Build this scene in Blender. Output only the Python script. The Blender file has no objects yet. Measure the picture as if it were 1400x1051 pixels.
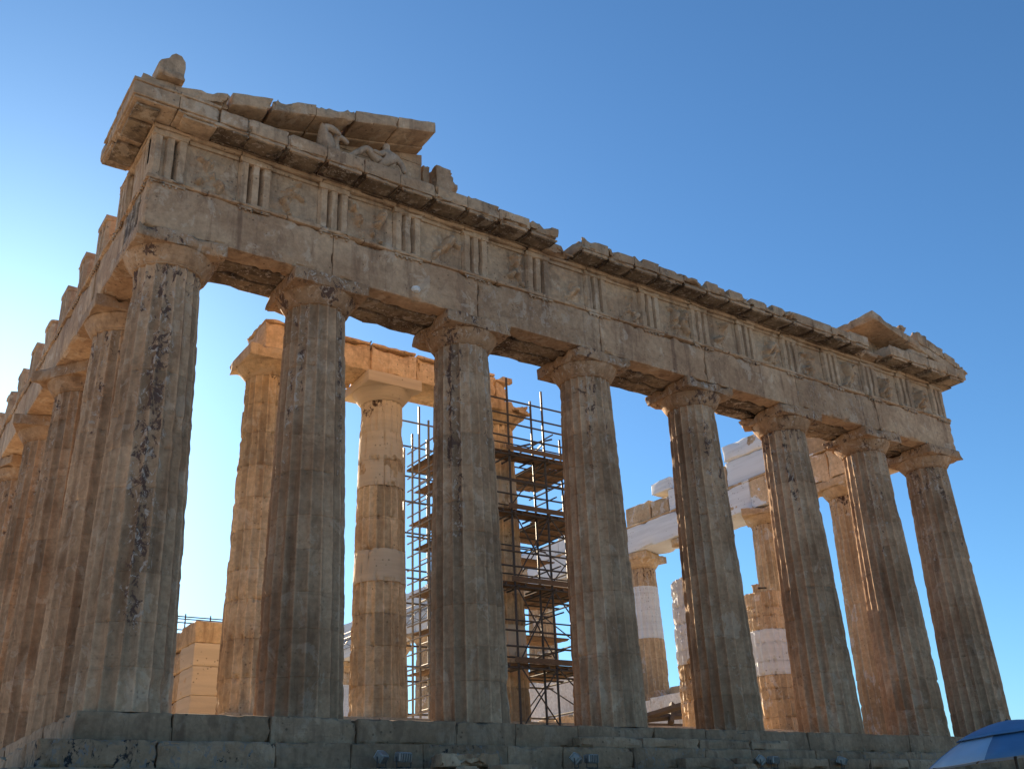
import bpy, math, random
import numpy as np
from mathutils import Matrix, Vector
R = math.radians
sc = bpy.context.scene
col = sc.collection

# ------------------------------------------------------------ camera, world, sun, exposure
CAM = np.array([-4.3008, -20.0326, -2.5139]); YAW, PITCH, ROLL, FPX = 0.61820, 0.42540, -0.04630, 1381.87
def cam_axes():
    cy, sy, cp, sp = math.cos(YAW), math.sin(YAW), math.cos(PITCH), math.sin(PITCH)
    f = np.array([sy*cp, cy*cp, sp]); r = np.array([cy, -sy, 0]); u = np.cross(r, f)
    c, s = math.cos(ROLL), math.sin(ROLL)
    return c*r + s*u, -s*r + c*u, f
_r, _u, _f = cam_axes()
cd = bpy.data.cameras.new('camera'); cam = bpy.data.objects.new('camera', cd); col.objects.link(cam)
cam.matrix_world = Matrix(((_r[0], _u[0], -_f[0], CAM[0]), (_r[1], _u[1], -_f[1], CAM[1]), (_r[2], _u[2], -_f[2], CAM[2]), (0, 0, 0, 1)))
cd.sensor_width = 36; cd.lens = 36*FPX/1400; cd.clip_end = 10000; cd.clip_start = .05
sc.camera = cam
SUN_EL, SUN_AZ = 20.0, 5.0        # degrees; azimuth from +Y towards +X
w = bpy.data.worlds.new('World'); sc.world = w; w.use_nodes = True
sky = w.node_tree.nodes.new('ShaderNodeTexSky'); sky.sky_type = 'NISHITA'; sky.sun_disc = False
sky.sun_elevation = R(SUN_EL); sky.sun_rotation = R(SUN_AZ); sky.altitude = 150; sky.air_density = 1.0; sky.dust_density = 0.52; sky.ozone_density = 4.0
bg = w.node_tree.nodes['Background']; bg.inputs[1].default_value = 0.05
tint = w.node_tree.nodes.new('ShaderNodeVectorMath'); tint.operation = 'MULTIPLY'; tint.inputs[1].default_value = (.78, 1.13, 1.30)
w.node_tree.links.new(sky.outputs[0], tint.inputs[0]); w.node_tree.links.new(tint.outputs[0], bg.inputs[0])
sd = bpy.data.lights.new('sun', 'SUN'); sun = bpy.data.objects.new('sun', sd); col.objects.link(sun)
sd.energy = 5.0; sd.angle = R(.55); sd.color = (1, .80, .56)
sv = Vector((math.cos(R(SUN_EL))*math.sin(R(SUN_AZ)), math.cos(R(SUN_EL))*math.cos(R(SUN_AZ)), math.sin(R(SUN_EL))))
sun.rotation_euler = sv.to_track_quat('Z', 'Y').to_euler()
sc.view_settings.view_transform = 'Standard'; sc.view_settings.look = 'None'
sc.view_settings.exposure = 1.45; sc.view_settings.gamma = 1
sc.cycles.max_bounces = 10; sc.cycles.diffuse_bounces = 6

# ------------------------------------------------------------ numpy noise
def _h(i, j, k, s):
    n = (i.astype(np.int64)*374761393 + j.astype(np.int64)*668265263 + k.astype(np.int64)*2147483647 + s*974634777) & 0xffffffff
    n = ((n ^ (n >> 13))*1274126177) & 0xffffffff
    n = ((n ^ (n >> 16))*2246822519) & 0xffffffff
    return ((n ^ (n >> 15)) & 0xffffff)/float(0xffffff)
def vnoise(P, s=0):
    i = np.floor(P).astype(np.int64); t = P - i; t = t*t*(3-2*t)
    r = 0
    for a in (0, 1):
        for b in (0, 1):
            for c in (0, 1):
                r = r + _h(i[:, 0]+a, i[:, 1]+b, i[:, 2]+c, s)*(t[:, 0] if a else 1-t[:, 0])*(t[:, 1] if b else 1-t[:, 1])*(t[:, 2] if c else 1-t[:, 2])
    return r
def fbm(P, s=0, o=3):
    r, a, t = 0, 1., 0
    for k in range(o):
        r = r + a*vnoise(P*(2.03**k), s+k*17); t += a; a *= .5
    return r/t

# ------------------------------------------------------------ mesh collector
class MB:
    def __init__(s): s.v = []; s.f = []; s.n = 0; s.a = {'tone': [], 'crust': [], 'fresh': []}
    def add(s, P, F, tone=0., crust=0., fresh=0.):
        P = np.asarray(P, float); m = len(P)
        s.v.append(P)
        for F_ in F: s.f.append([int(q)+s.n for q in F_])
        for k, val in (('tone', tone), ('crust', crust), ('fresh', fresh)):
            s.a[k].append(np.broadcast_to(np.asarray(val, float), (m,)))
        s.n += m
    def build(s, name, mat, parent=None, angle=32):
        me = bpy.data.meshes.new(name)
        P = np.concatenate(s.v) if s.v else np.zeros((0, 3))
        me.from_pydata(P.tolist(), [], s.f)
        for k in s.a:
            d = np.concatenate(s.a[k])
            if np.any(d != 0):
                at = me.attributes.new(k, 'FLOAT', 'POINT'); at.data.foreach_set('value', d.astype(np.float32))
        me.polygons.foreach_set('use_smooth', np.ones(len(me.polygons), bool))
        try: me.set_sharp_from_angle(angle=R(angle))
        except Exception: pass
        me.materials.append(mat)
        o = bpy.data.objects.new(name, me); col.objects.link(o)
        if parent: o.parent = parent
        return o
def grid_faces(n, m, off=0, flip=False):
    F = []
    for i in range(n-1):
        for j in range(m-1):
            q = [off+i*m+j, off+i*m+j+1, off+(i+1)*m+j+1, off+(i+1)*m+j]
            F.append(q[::-1] if flip else q)
    return F
def lines(a, b, res):
    L = b-a
    if L <= .12: return np.array([a, a+L/2, b]) if L > .05 else np.array([a, b])
    e1, e2 = min(.03, L/6), min(.1, L/3.5)
    n = max(1, int(round((L-2*e2)/res)))
    return np.concatenate([[a, a+e1], np.linspace(a+e2, b-e2, n+1), [b-e1, b]])
def rock_box(mb, x0, y0, z0, x1, y1, z1, res=.3, chip=.04, ew=.1, seed=0, rough=.006, freq=2.2, fn=None, tone=0., crust=0., fresh=0., bev=.008):
    G = [lines(x0, x1, res), lines(y0, y1, res), lines(z0, z1, res)]
    Ps = []; Fs = []; off = 0
    lo = np.array([x0, y0, z0]); hi = np.array([x1, y1, z1])
    for ax in range(3):
        u, v = [(1, 2), (2, 0), (0, 1)][ax]
        for side in (0, 1):
            A, B = np.meshgrid(G[u], G[v], indexing='ij')
            P = np.zeros((A.size, 3)); P[:, u] = A.ravel(); P[:, v] = B.ravel(); P[:, ax] = (hi if side else lo)[ax]
            Fs += grid_faces(len(G[u]), len(G[v]), off, flip=(side == 1)); Fs_ = None
            off += len(P); Ps.append(P)
    P = np.concatenate(Ps)
    d0 = P-lo; d1 = hi-P
    d = np.minimum(d0, d1); sg = np.where(d0 <= d1, 1., -1.)
    srt = np.sort(d, axis=1); e = srt[:, 1]
    S = np.array([seed*7.31, seed*3.17, seed*1.93])
    nz = .5*fbm(P*freq+S, 3, 2)+.5*fbm(P*freq*3.1+S, 7, 3); n2 = .5*fbm(P*1.3+S, 11, 3)+.5*fbm(P*6+S, 12, 2)
    amt = chip*np.clip((nz-.52)*7, 0, 1.5)*np.exp(-(e/ew)**2) + bev*np.exp(-(e/.02)**2)
    wgt = np.exp(-(d/max(ew, .02))**2)
    Q = P + sg*wgt*amt[:, None]
    Q += sg*(d < 1e-6)*((n2-.5)*2*rough)[:, None]
    if fn is not None: Q = fn(Q)
    # faces above are wound so that flip=(side==1) gives inward for (u,v) order; reverse all
    mb.add(Q, [f[::-1] for f in Fs], tone, crust, fresh)
def tube(mb, p0, p1, r, n=8, r1=None, tone=0., cap=True):
    p0 = np.array(p0, float); p1 = np.array(p1, float); r1 = r if r1 is None else r1
    d = p1-p0; d /= np.linalg.norm(d)
    a = np.cross(d, [0, 0, 1.] if abs(d[2]) < .9 else [1., 0, 0]); a /= np.linalg.norm(a); b = np.cross(d, a)
    th = np.linspace(0, 2*math.pi, n, endpoint=False)
    ring = np.outer(np.cos(th), a)+np.outer(np.sin(th), b)
    P = np.concatenate([p0+r*ring, p1+r1*ring])
    F = [[i, (i+1) % n, n+(i+1) % n, n+i] for i in range(n)]
    if cap: F += [list(range(n))[::-1], list(range(n, 2*n))]
    mb.add(P, F, tone)
def revolve(mb, prof, n=48, noise=0., seed=0, tone=0., crust=0., fresh=0., gap=None):
    th = np.linspace(0, 2*math.pi, n, endpoint=False)
    P = []
    for r, z in prof:
        P.append(np.stack([r*np.cos(th), r*np.sin(th), np.full(n, z)], 1))
    P = np.concatenate(P)
    if noise:
        q = fbm(P*2.3+seed*5.1, seed, 3); k = np.clip((q-.5)*4, 0, 1.5)*noise
        rr = np.hypot(P[:, 0], P[:, 1])+1e-6; P[:, :2] *= (1-k/rr)[:, None]
    F = []
    for i in range(len(prof)-1):
        for j in range(n):
            F.append([i*n+j, i*n+(j+1) % n, (i+1)*n+(j+1) % n, (i+1)*n+j])
    F += [list(range(n))[::-1], list(range((len(prof)-1)*n, len(prof)*n))]
    cr = crust if not callable(crust) else crust(P)
    mb.add(P, F, tone, cr, fresh)
def prism(mb, poly, y0, y1, axis='y', tone=0., fresh=0.):
    n = len(poly); P = []
    for y in (y0, y1):
        for a, b in poly: P.append((a, y, b) if axis == 'y' else (y, a, b))
    F = [[i, (i+1) % n, n+(i+1) % n, n+i] for i in range(n)] + [list(range(n))[::-1], list(range(n, 2*n))]
    mb.add(P, F, tone, 0., fresh)

def tag(o, label=None, cat=None, group=None, kind=None):
    if label: o['label'] = label
    if cat: o['category'] = cat
    if group: o['group'] = group
    if kind: o['kind'] = kind
    return o
def thing(name, label, cat, loc=(0, 0, 0), rz=0, group=None):
    o = bpy.data.objects.new(name, None); col.objects.link(o); o.empty_display_size = .3
    o.location = loc; o.rotation_euler = (0, 0, rz)
    return tag(o, label, cat, group)
def kids(o): return [c for c in bpy.data.objects if c.parent == o]
def dup(o, parent=None):
    c = o.copy(); col.objects.link(c)
    if parent: c.parent = parent
    for ch in kids(o): dup(ch, c)
    return c

# ------------------------------------------------------------ materials
def marble(name, A, B, stain, fresh=(.60, .49, .37), crustc=(.075, .045, .034), flake=(.44, .36, .29), stain_amt=.6, scale=.5, bump=.35, pits=.5, coarse=1.0, grain=.25, patch=.35):
    m = bpy.data.materials.new(name); m.use_nodes = True; nt = m.node_tree; N = nt.nodes; L = nt.links
    bs = N['Principled BSDF']; bs.inputs['Roughness'].default_value = .88
    bs.inputs['Specular IOR Level'].default_value = .18
    geo = N.new('ShaderNodeNewGeometry')
    def vm(v):
        q = N.new('ShaderNodeVectorMath'); q.operation = 'MULTIPLY'; L.new(geo.outputs['Position'], q.inputs[0]); q.inputs[1].default_value = v; return q.outputs[0]
    def noise(vec, sc_, det=5, rough=.6, dist=0.):
        q = N.new('ShaderNodeTexNoise'); L.new(vec, q.inputs['Vector']); q.inputs['Scale'].default_value = sc_; q.inputs['Detail'].default_value = det; q.inputs['Roughness'].default_value = rough; q.inputs['Distortion'].default_value = dist
        return q.outputs['Fac']
    def ramp(fac, a, b, lo=0., hi=1.):
        q = N.new('ShaderNodeMapRange'); q.interpolation_type = 'SMOOTHSTEP'; L.new(fac, q.inputs[0])
        q.inputs[1].default_value = a; q.inputs[2].default_value = b; q.inputs[3].default_value = lo; q.inputs[4].default_value = hi; return q.outputs[0]
    def mix(fac, a, b, mode='MIX'):
        q = N.new('ShaderNodeMix'); q.data_type = 'RGBA'; q.blend_type = mode
        for sock, val in ((q.inputs[0], fac), (q.inputs[6], a), (q.inputs[7], b)):
            if hasattr(val, 'is_linked') or hasattr(val, 'links'): L.new(val, sock)
            elif isinstance(val, tuple): sock.default_value = (*val, 1)
            else: sock.default_value = val
        return q.outputs[2]
    def mth(op, a, b=0.):
        q = N.new('ShaderNodeMath'); q.operation = op
        for i, val in enumerate((a, b)):
            if hasattr(val, 'links'): L.new(val, q.inputs[i])
            else: q.inputs[i].default_value = val
        return q.outputs[0]
    def attr(n_):
        q = N.new('ShaderNodeAttribute'); q.attribute_name = n_; return q.outputs['Fac']
    P1 = vm((1, 1, 1)); PS = vm((2.6, 2.6, .28)); PC = vm((1, 1, .65)); PH = vm((.5, .5, 7))
    c = mix(ramp(noise(P1, scale, 6, .62, .4), .36, .64), A, B)
    c = mix(1., c, (1, 1, 1), 'MULTIPLY')
    g = ramp(noise(P1, 7, 8, .7), .2, .8, 1-grain, 1+grain)
    vec = N.new('ShaderNodeCombineColor'); [L.new(g, vec.inputs[i]) for i in range(3)]
    c = mix(1., c, vec.outputs[0], 'MULTIPLY')
    st = mth('MULTIPLY', ramp(noise(PS, 1.1, 7, .65, .3), .50, .70), stain_amt)
    c = mix(st, c, stain)
    c = mix(mth('MULTIPLY', ramp(noise(vm((1, 1, .7)), 1.25, 8, .68, .8), .545, .575), .42*stain_amt), c, stain)
    c = mix(mth('MULTIPLY', ramp(noise(vm((1.1, .9, .8)), 1.7, 8, .7, .5), .57, .60), patch), c, fresh)
    # horizontal veining of the marble
    c = mix(mth('MULTIPLY', ramp(noise(PH, 1.6, 6, .6, .6), .56, .72), .22), c, stain)
    # tone of a block or a drum
    t = mth('ADD', attr('tone'), 1.)
    tv = N.new('ShaderNodeCombineColor'); [L.new(t, tv.inputs[i]) for i in range(3)]
    c = mix(1., c, tv.outputs[0], 'MULTIPLY')
    # pale repairs in new marble, with broken outlines
    fm = ramp(mth('ADD', attr('fresh'), mth('MULTIPLY', mth('SUBTRACT', noise(P1, .9, 4, .55), .5), .9)), .49, .51)
    fc = mix(ramp(noise(PH, .8, 5), .35, .7), fresh, tuple(x*.86 for x in fresh))
    c = mix(fm, c, fc)
    # dark crust with flaked-off white spots
    ca = attr('crust')
    cm = ramp(mth('ADD', ca, mth('MULTIPLY', mth('SUBTRACT', noise(PC, 4.6, 9, .75, .5), .5), 2.3)), .50, .60)
    c = mix(cm, c, crustc)
    fl = mth('MULTIPLY', mth('MULTIPLY', ramp(noise(PC, 6.5, 8, .75, .8), .555, .60), ramp(ca, .08, .3)), .9)
    c = mix(fl, c, flake)
    vo = N.new('ShaderNodeTexVoronoi'); L.new(P1, vo.inputs['Vector']); vo.inputs['Scale'].default_value = 7
    pit = mth('MULTIPLY', ramp(vo.outputs['Distance'], .13, .22, 1, 0), ramp(noise(P1, .9, 3), .52, .58))
    c = mix(mth('MULTIPLY', pit, pits), c, tuple(x*.25 for x in stain))
    L.new(c, bs.inputs['Base Color'])
    h = mth('ADD', mth('MULTIPLY', noise(P1, 3.2, 6, .65), .6*coarse), mth('MULTIPLY', noise(P1, 22, 6, .7), .28))
    h = mth('SUBTRACT', h, mth('MULTIPLY', pit, .5)); h = mth('ADD', h, mth('MULTIPLY', fl, .12)); h = mth('ADD', h, mth('MULTIPLY', noise(PH, 2.6, 5), .2))
    bp = N.new('ShaderNodeBump'); bp.inputs['Strength'].default_value = bump; bp.inputs['Distance'].default_value = .06
    L.new(h, bp.inputs['Height']); L.new(bp.outputs[0], bs.inputs['Normal'])
    return m
def plain(name, c, rough=.6, metal=0., var=.2, scale=8, bump=.1, stretch=(1, 1, 1)):
    m = bpy.data.materials.new(name); m.use_nodes = True; nt = m.node_tree; N = nt.nodes; L = nt.links; bs = N['Principled BSDF']
    bs.inputs['Roughness'].default_value = rough; bs.inputs['Metallic'].default_value = metal
    tc = N.new('ShaderNodeTexCoord'); mp = N.new('ShaderNodeMapping'); mp.inputs['Scale'].default_value = stretch; L.new(tc.outputs['Object'], mp.inputs[0])
    nz = N.new('ShaderNodeTexNoise'); nz.inputs['Scale'].default_value = scale; nz.inputs['Detail'].default_value = 6; L.new(mp.outputs[0], nz.inputs['Vector'])
    rp = N.new('ShaderNodeMapRange'); L.new(nz.outputs['Fac'], rp.inputs[0]); rp.inputs[1].default_value = .25; rp.inputs[2].default_value = .75; rp.inputs[3].default_value = 1-var; rp.inputs[4].default_value = 1+var
    at = N.new('ShaderNodeAttribute'); at.attribute_name = 'tone'
    ad = N.new('ShaderNodeMath'); ad.operation = 'ADD'; L.new(rp.outputs[0], ad.inputs[0]); L.new(at.outputs['Fac'], ad.inputs[1])
    vmul = N.new('ShaderNodeVectorMath'); vmul.operation = 'SCALE'; vmul.inputs[0].default_value = c; L.new(ad.outputs[0], vmul.inputs['Scale'])
    L.new(vmul.outputs[0], bs.inputs['Base Color'])
    bp = N.new('ShaderNodeBump'); bp.inputs['Strength'].default_value = bump; bp.inputs['Distance'].default_value = .02; L.new(nz.outputs['Fac'], bp.inputs['Height']); L.new(bp.outputs[0], bs.inputs['Normal'])
    return m
M_front = marble('weathered_marble', (.48, .325, .20), (.36, .225, .132), (.12, .062, .04), stain_amt=.6)
M_col = marble('column_marble', (.40, .262, .158), (.29, .176, .10), (.12, .06, .032), stain_amt=.5, pits=.3, patch=.2, crustc=(.10, .06, .045))
M_corn = marble('cornice_marble', (.45, .315, .20), (.335, .22, .134), (.08, .048, .034), stain_amt=.5)
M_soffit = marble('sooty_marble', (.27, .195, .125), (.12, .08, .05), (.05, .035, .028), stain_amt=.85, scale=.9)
M_gold = marble('golden_marble', (.64, .485, .30), (.50, .345, .195), (.19, .105, .055), fresh=(.68, .56, .40), stain_amt=.5)
M_north = marble('restored_marble', (.52, .39, .25), (.42, .30, .18), (.22, .14, .085), fresh=(.69, .72, .74), stain_amt=.4)
M_white = marble('new_marble', (.70, .71, .70), (.62, .62, .60), (.45, .38, .30), fresh=(.5, .38, .25), stain_amt=.25, pits=.2)
M_step = marble('step_marble', (.35, .235, .145), (.26, .168, .10), (.10, .058, .038), stain_amt=.55, patch=.1, crustc=(.022, .022, .024), flake=(.20, .18, .16))
M_floor = marble('floor_marble', (.60, .47, .32), (.50, .38, .25), (.27, .19, .12), stain_amt=.4)
M_rock = marble('ground_rock', (.60, .51, .40), (.50, .41, .31), (.22, .17, .12), stain_amt=.3, coarse=2)
M_statue = marble('cast_stone', (.46, .35, .25), (.36, .265, .185), (.12, .09, .07), stain_amt=.6)
M_steel = plain('scaffold_steel', (.06, .055, .05), .55, .0, .3, 14)
M_steel2 = plain('pale_steel', (.22, .21, .19), .5, .1, .25, 14)  # paler steel; on the scaffolding it carries the lighter, better lit left tower
M_wood = plain('plank_wood', (.17, .11, .065), .85, 0, .35, 6, .3, (1, 8, 8))
M_beam = plain('dark_timber', (.06, .045, .035), .8, 0, .3, 6, .3)
M_lamp = plain('lamp_grey_metal', (.26, .25, .23), .45, .5, .15, 12)
M_glass = plain('lamp_glass', (.55, .58, .6), .12, 0, .05)
M_blue = plain('blue_fabric', (.07, .17, .31), .55, 0, .12, 5, .15)
M_paleblue = plain('silver_fabric', (.34, .42, .52), .4, 0, .1, 5, .15)
M_black = plain('black_metal', (.02, .02, .022), .4, .3, .1)

# ------------------------------------------------------------ ground
gx = np.unique(np.concatenate([np.linspace(-3000, -60, 12), np.linspace(-60, 90, 76), np.linspace(90, 3000, 12)]))
gy = np.unique(np.concatenate([np.linspace(-3000, -50, 12), np.linspace(-50, 110, 81), np.linspace(110, 3000, 12)]))
GX, GY = np.meshgrid(gx, gy, indexing='ij'); P = np.stack([GX.ravel(), GY.ravel(), np.zeros(GX.size)], 1)
near = np.maximum(np.maximum(-2.6-P[:, 0], P[:, 0]-33.5), np.maximum(-2.6-P[:, 1], P[:, 1]-72.2))
drop = np.clip(near/14., 0, 1); P[:, 2] = -1.78 - 2.35*(drop**.8) + (fbm(P*.35, 5, 4)-.5)*.5*np.clip(near/4, 0, 1)
far = np.hypot(P[:, 0]-15, P[:, 1]-30); P[:, 2] -= np.clip((far-120)/200, 0, 1)*60
mb = MB(); mb.add(P, grid_faces(len(gx), len(gy), flip=True)); tag(mb.build('ground', M_rock, angle=80), kind='structure')

# ------------------------------------------------------------ stepped base
W_, D_ = 30.88, 69.5
rng = random.Random(4)
base = thing('stepped_base', 'three big weathered marble steps running under the whole front row of columns', 'steps', (0, 0, 0))
def step_run(name, off, z0, z1, seed):
    mb = MB(); a, b = -off, W_+off
    x = a; k = 0; LM = 2.1 if seed < 3 else 2.4
    while x < b-.01:
        L = min(rng.uniform(LM-.6, LM+.5), b-x); L = b-x if b-x-L < .7 else L
        cr = 0.
        if seed == 2 and k < 2: cr = .40 - .12*k
        else: cr = rng.choice([0, 0, .12, .26]) if seed > 1 else rng.choice([0, 0, .05, .15])
        dz = rng.uniform(-.012, 0)
        rock_box(mb, x+.003, -off+rng.uniform(-.012, .012), z0, x+L-.003, -off+.9, z1+dz, .15, .06, .07, seed*40+k, .012, tone=rng.uniform(-.16, .10), crust=cr, fresh=rng.choice([0, 0, 0, 0, .12]))
        x += L; k += 1
    y = -off+.91
    while y < 40:
        L = rng.uniform(1.5, 2.5)
        rock_box(mb, -off+rng.uniform(-.01, .01), y+.006, z0, -off+.9, y+L-.006, z1, .3, .10, .10, seed*40+k, .015, tone=rng.uniform(-.1, .25))
        y += L; k += 1
    rock_box(mb, W_+off-.9, -off+.91, z0, W_+off, D_, z1, 2, .04, .1, seed, .01)
    return mb.build(name, M_step, base)
for i, (off, z0, z1) in enumerate(((0, -.552, 0), (.70, -1.07, -.555), (1.4, -1.78, -1.073))): step_run('step', off, z0, z1, i+1)
mb = MB(); rock_box(mb, .91, .91, -.4, W_-.91, D_, -.006, 1.5, .0, .1, 1, .004); mb.build('paved_floor', M_floor, base)
mb = MB()
for k, (xa, xb) in enumerate(((11.2, 13.1), (13.12, 15.0), (15.02, 16.9), (16.92, 18.4))):
    rock_box(mb, xa, -.36, -.554, xb, -.03, -.29, .25, .05, .08, 300+k, .01, tone=rng.uniform(-.05, .2))
for k in range(6):
    rock_box(mb, 13.8+k*1.75, -1.06, -1.072, 13.8+k*1.75+1.73, -.72, -.80, .25, .05, .08, 320+k, .01, tone=rng.uniform(-.15, .15))
mb.build('half_step', M_step, base)
# raised floor of the porch and the inner room
cel = thing('inner_platform', 'low two-stepped inner floor carrying the golden porch columns', 'platform', (0, 0, 0))
mb = MB(); rock_box(mb, 4.2, 4.85, -.004, 26.7, 65, .35, 1.2, .04, .08, 61, .006); mb.build('lower_step', M_floor, cel)
mb = MB(); rock_box(mb, 4.55, 5.15, .352, 26.35, 64.6, .70, 1.2, .04, .08, 62, .006); mb.build('upper_step', M_floor, cel)

# ------------------------------------------------------------ columns
def shaft_mesh(rb, rt, h, drums, seed, fresh=None, streaks=(), erode=.035, top_break=0., plain_drums=(), warm=0., joint=1.):
    rg = np.random.RandomState(seed); seg = 8; nf = 20
    zs = []; cuts = np.linspace(0, h, drums+1); cuts[1:-1] += rg.uniform(-.1, .1, drums-1)
    rows = []      # (z, drum, groove)
    for d in range(drums):
        a, b = cuts[d], cuts[d+1]
        inner = np.linspace(a+.04, b-.04, 13)
        rows.append((a+.006, d, 0.)); rows += [(z, d, 0.) for z in inner]; rows.append((b-.006, d, 0.))
        if d < drums-1: rows.append((b, d, 1.))
    n = nf*seg; th = np.linspace(0, 2*math.pi, n, endpoint=False); u = (np.arange(n) % seg)/seg
    fl = 1-(2*u-1)**2                               # 0 at the arris, 1 in the middle of the flute
    Z = np.array([r[0] for r in rows]); D = np.array([r[1] for r in rows]); Gv = np.array([r[2] for r in rows])
    t = Z/h; rad = rb+(rt-rb)*t+.018*np.sin(math.pi*t)
    dr_off = rg.uniform(-.002, .002, drums); tone_d = rg.uniform(-.13, .09, drums)*(1.7 if joint > 1 else 1)
    if fresh is None: fresh = np.zeros(drums)
    RR = rad[:, None]*np.ones((1, n)); TH = np.ones((len(Z), 1))*th[None]; FL = np.ones((len(Z), 1))*fl[None]
    depth = .074*RR/.95
    for d in plain_drums: depth[D == d] *= .12
    Pn = np.stack([np.cos(TH)*RR, np.sin(TH)*RR, Z[:, None]*np.ones((1, n))], -1).reshape(-1, 3)+seed*3.7
    n1 = fbm(Pn*np.array([4.2, 4.2, 2.0]), seed, 4).reshape(RR.shape); n2 = fbm(Pn*np.array([9., 9., 5.]), seed+5, 3).reshape(RR.shape); n3 = fbm(Pn*.9, seed+9, 3).reshape(RR.shape)
    arr = (1-FL)**2
    er = erode*np.clip((n1-.52)*6, 0, 1.4)*(.2+arr) + .014*np.clip((n2-.5)*4, 0, 1)*(arr+.25)
    jd = np.min(np.abs(Z[:, None]-cuts[None, 1:-1]), axis=1) if drums > 1 else np.full(len(Z), 9.)
    er += .03*joint*np.clip((n2-.55+.05*(joint > 1))*6, 0, 1.3)*np.exp(-(jd/(.05 if joint == 1 else .075))**2)[:, None]
    er += .05*np.clip((n3-.68)*6, 0, 1)
    RR = RR*(1+dr_off[D][:, None]/rad[:, None]) - depth*FL - er - Gv[:, None]*.007*joint
    Zf = Z[:, None]*np.ones((1, n))
    if top_break > 0:
        q = fbm(np.stack([np.cos(TH)*1.7, np.sin(TH)*1.7, TH*0], -1).reshape(-1, 3)+seed, seed, 3).reshape(RR.shape)
        Zf = Zf - top_break*np.clip((q-.4)*2, 0, 1)*np.clip((Zf-(h-1.2))/1.2, 0, 1)
    P = np.stack([np.cos(TH)*RR, np.sin(TH)*RR, Zf], -1).reshape(-1, 3)
    m = len(Z); F = []
    for i in range(m-1):
        b0, b1 = i*n, (i+1)*n
        for j in range(n):
            k = (j+1) % n; F.append((b0+j, b0+k, b1+k, b1+j))
    F += [tuple(range(n))[::-1], tuple(range((m-1)*n, m*n))]
    # tones differ per drum and, a little, per flute patch
    flid = (np.arange(n)//seg)
    ft = rg.uniform(-.10, .10, (drums, nf)) + rg.uniform(-.17, .17, nf)[None]
    tone = (tone_d[D][:, None] + ft[D][:, flid] + .30*(1-fl)[None]**6).ravel()
    cr = np.zeros(RR.shape)
    for (tc, wd, s, za, zb) in streaks:
        dd = (TH-tc+math.pi) % (2*math.pi)-math.pi
        cr = np.maximum(cr, s*np.exp(-(dd/wd)**2)*np.clip((Zf-za)/1.2, 0, 1)*np.clip((zb-Zf)/1.2, 0, 1))
    cr = np.maximum(cr, (.16+.34*np.clip((Zf-(h-1.3))/1.3, 0, 1))*np.clip((Zf-(h-3.2))/2, 0, 1)*np.clip((n3-.40)*5, 0, 1)) if not top_break else cr
    fr = np.asarray(fresh, float)[D][:, None]*np.ones((1, n))
    mb = MB(); mb.add(P, F, tone, cr.ravel(), fr.ravel()); return mb
def column(name, label, group, x, y, z0, H, rb, rt, ab, seed, mat, fresh=None, streaks=(), rot=0., erode=.014, drums=11, plain_drums=(), cap_chip=.08, cap_fresh=0., cap_crust=.3, capital=True, hs=None, top_break=0., capmat=None, joint=1.):
    t = thing(name, label, 'column', (x, y, z0), rot, group)
    hs = H-.72 if hs is None else hs
    shaft_mesh(rb, rt, hs, drums, seed, fresh, streaks, erode, top_break, plain_drums, 0., joint).build('shaft', mat, t, 24)
    if capital:
        k = rt/.74; cm = capmat or mat
        prof = [(rt*1.0, hs-.001), (rt*1.035, hs+.015), (rt*1.035, hs+.03), (rt*1.02, hs+.033), (rt*1.06, hs+.05), (rt*1.06, hs+.062)]
        for q in np.linspace(0, 1, 9):
            prof.append((rt*1.07+(ab*.975-rt*1.07)*(q**.85), hs+.066+.29*q))
        prof += [(ab*.985, hs+.37), (ab*.95, hs+.385)]
        mb = MB(); revolve(mb, prof, 64, .03, seed, crust=lambda P: cap_crust*np.clip(fbm(P*1.6+seed, seed, 2)*1.8-.4, 0, 1.3), fresh=cap_fresh)
        c = mb.build('echinus', cm, t, 40)
        mb = MB(); rock_box(mb, -ab, -ab, hs+.372, ab, ab, H-.002, .16, cap_chip, .2, seed+3, .01, freq=1.3, crust=cap_crust*.7, fresh=cap_fresh)
        mb.build('abacus', cm, c, 40)
    return t
A_IN = .994
CX = [A_IN, 4.70, 9.00, 13.29, 17.59, 21.88, 26.18, W_-A_IN]
def facing(x, y): return math.atan2(-20-y, -4.3-x)
flab = ['big corner column with a flaking brown and white crust down its shaft, nearest in view',
        'shaded front column right next to the flaking corner column, golden porch column behind its left side',
        'front column with dark streaks that hides the left half of the scaffolding',
        'front column standing just right of the scaffolding, crack across its lowest drum',
        'front column standing left of the white restored stump and the blue-white beam end',
        'front column with two thin sunlit edges, just right of the patched golden and white stump',
        'second to last front column, one before the right corner column',
        'dark corner column at the far right end of the front row, above the blue umbrella']
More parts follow.
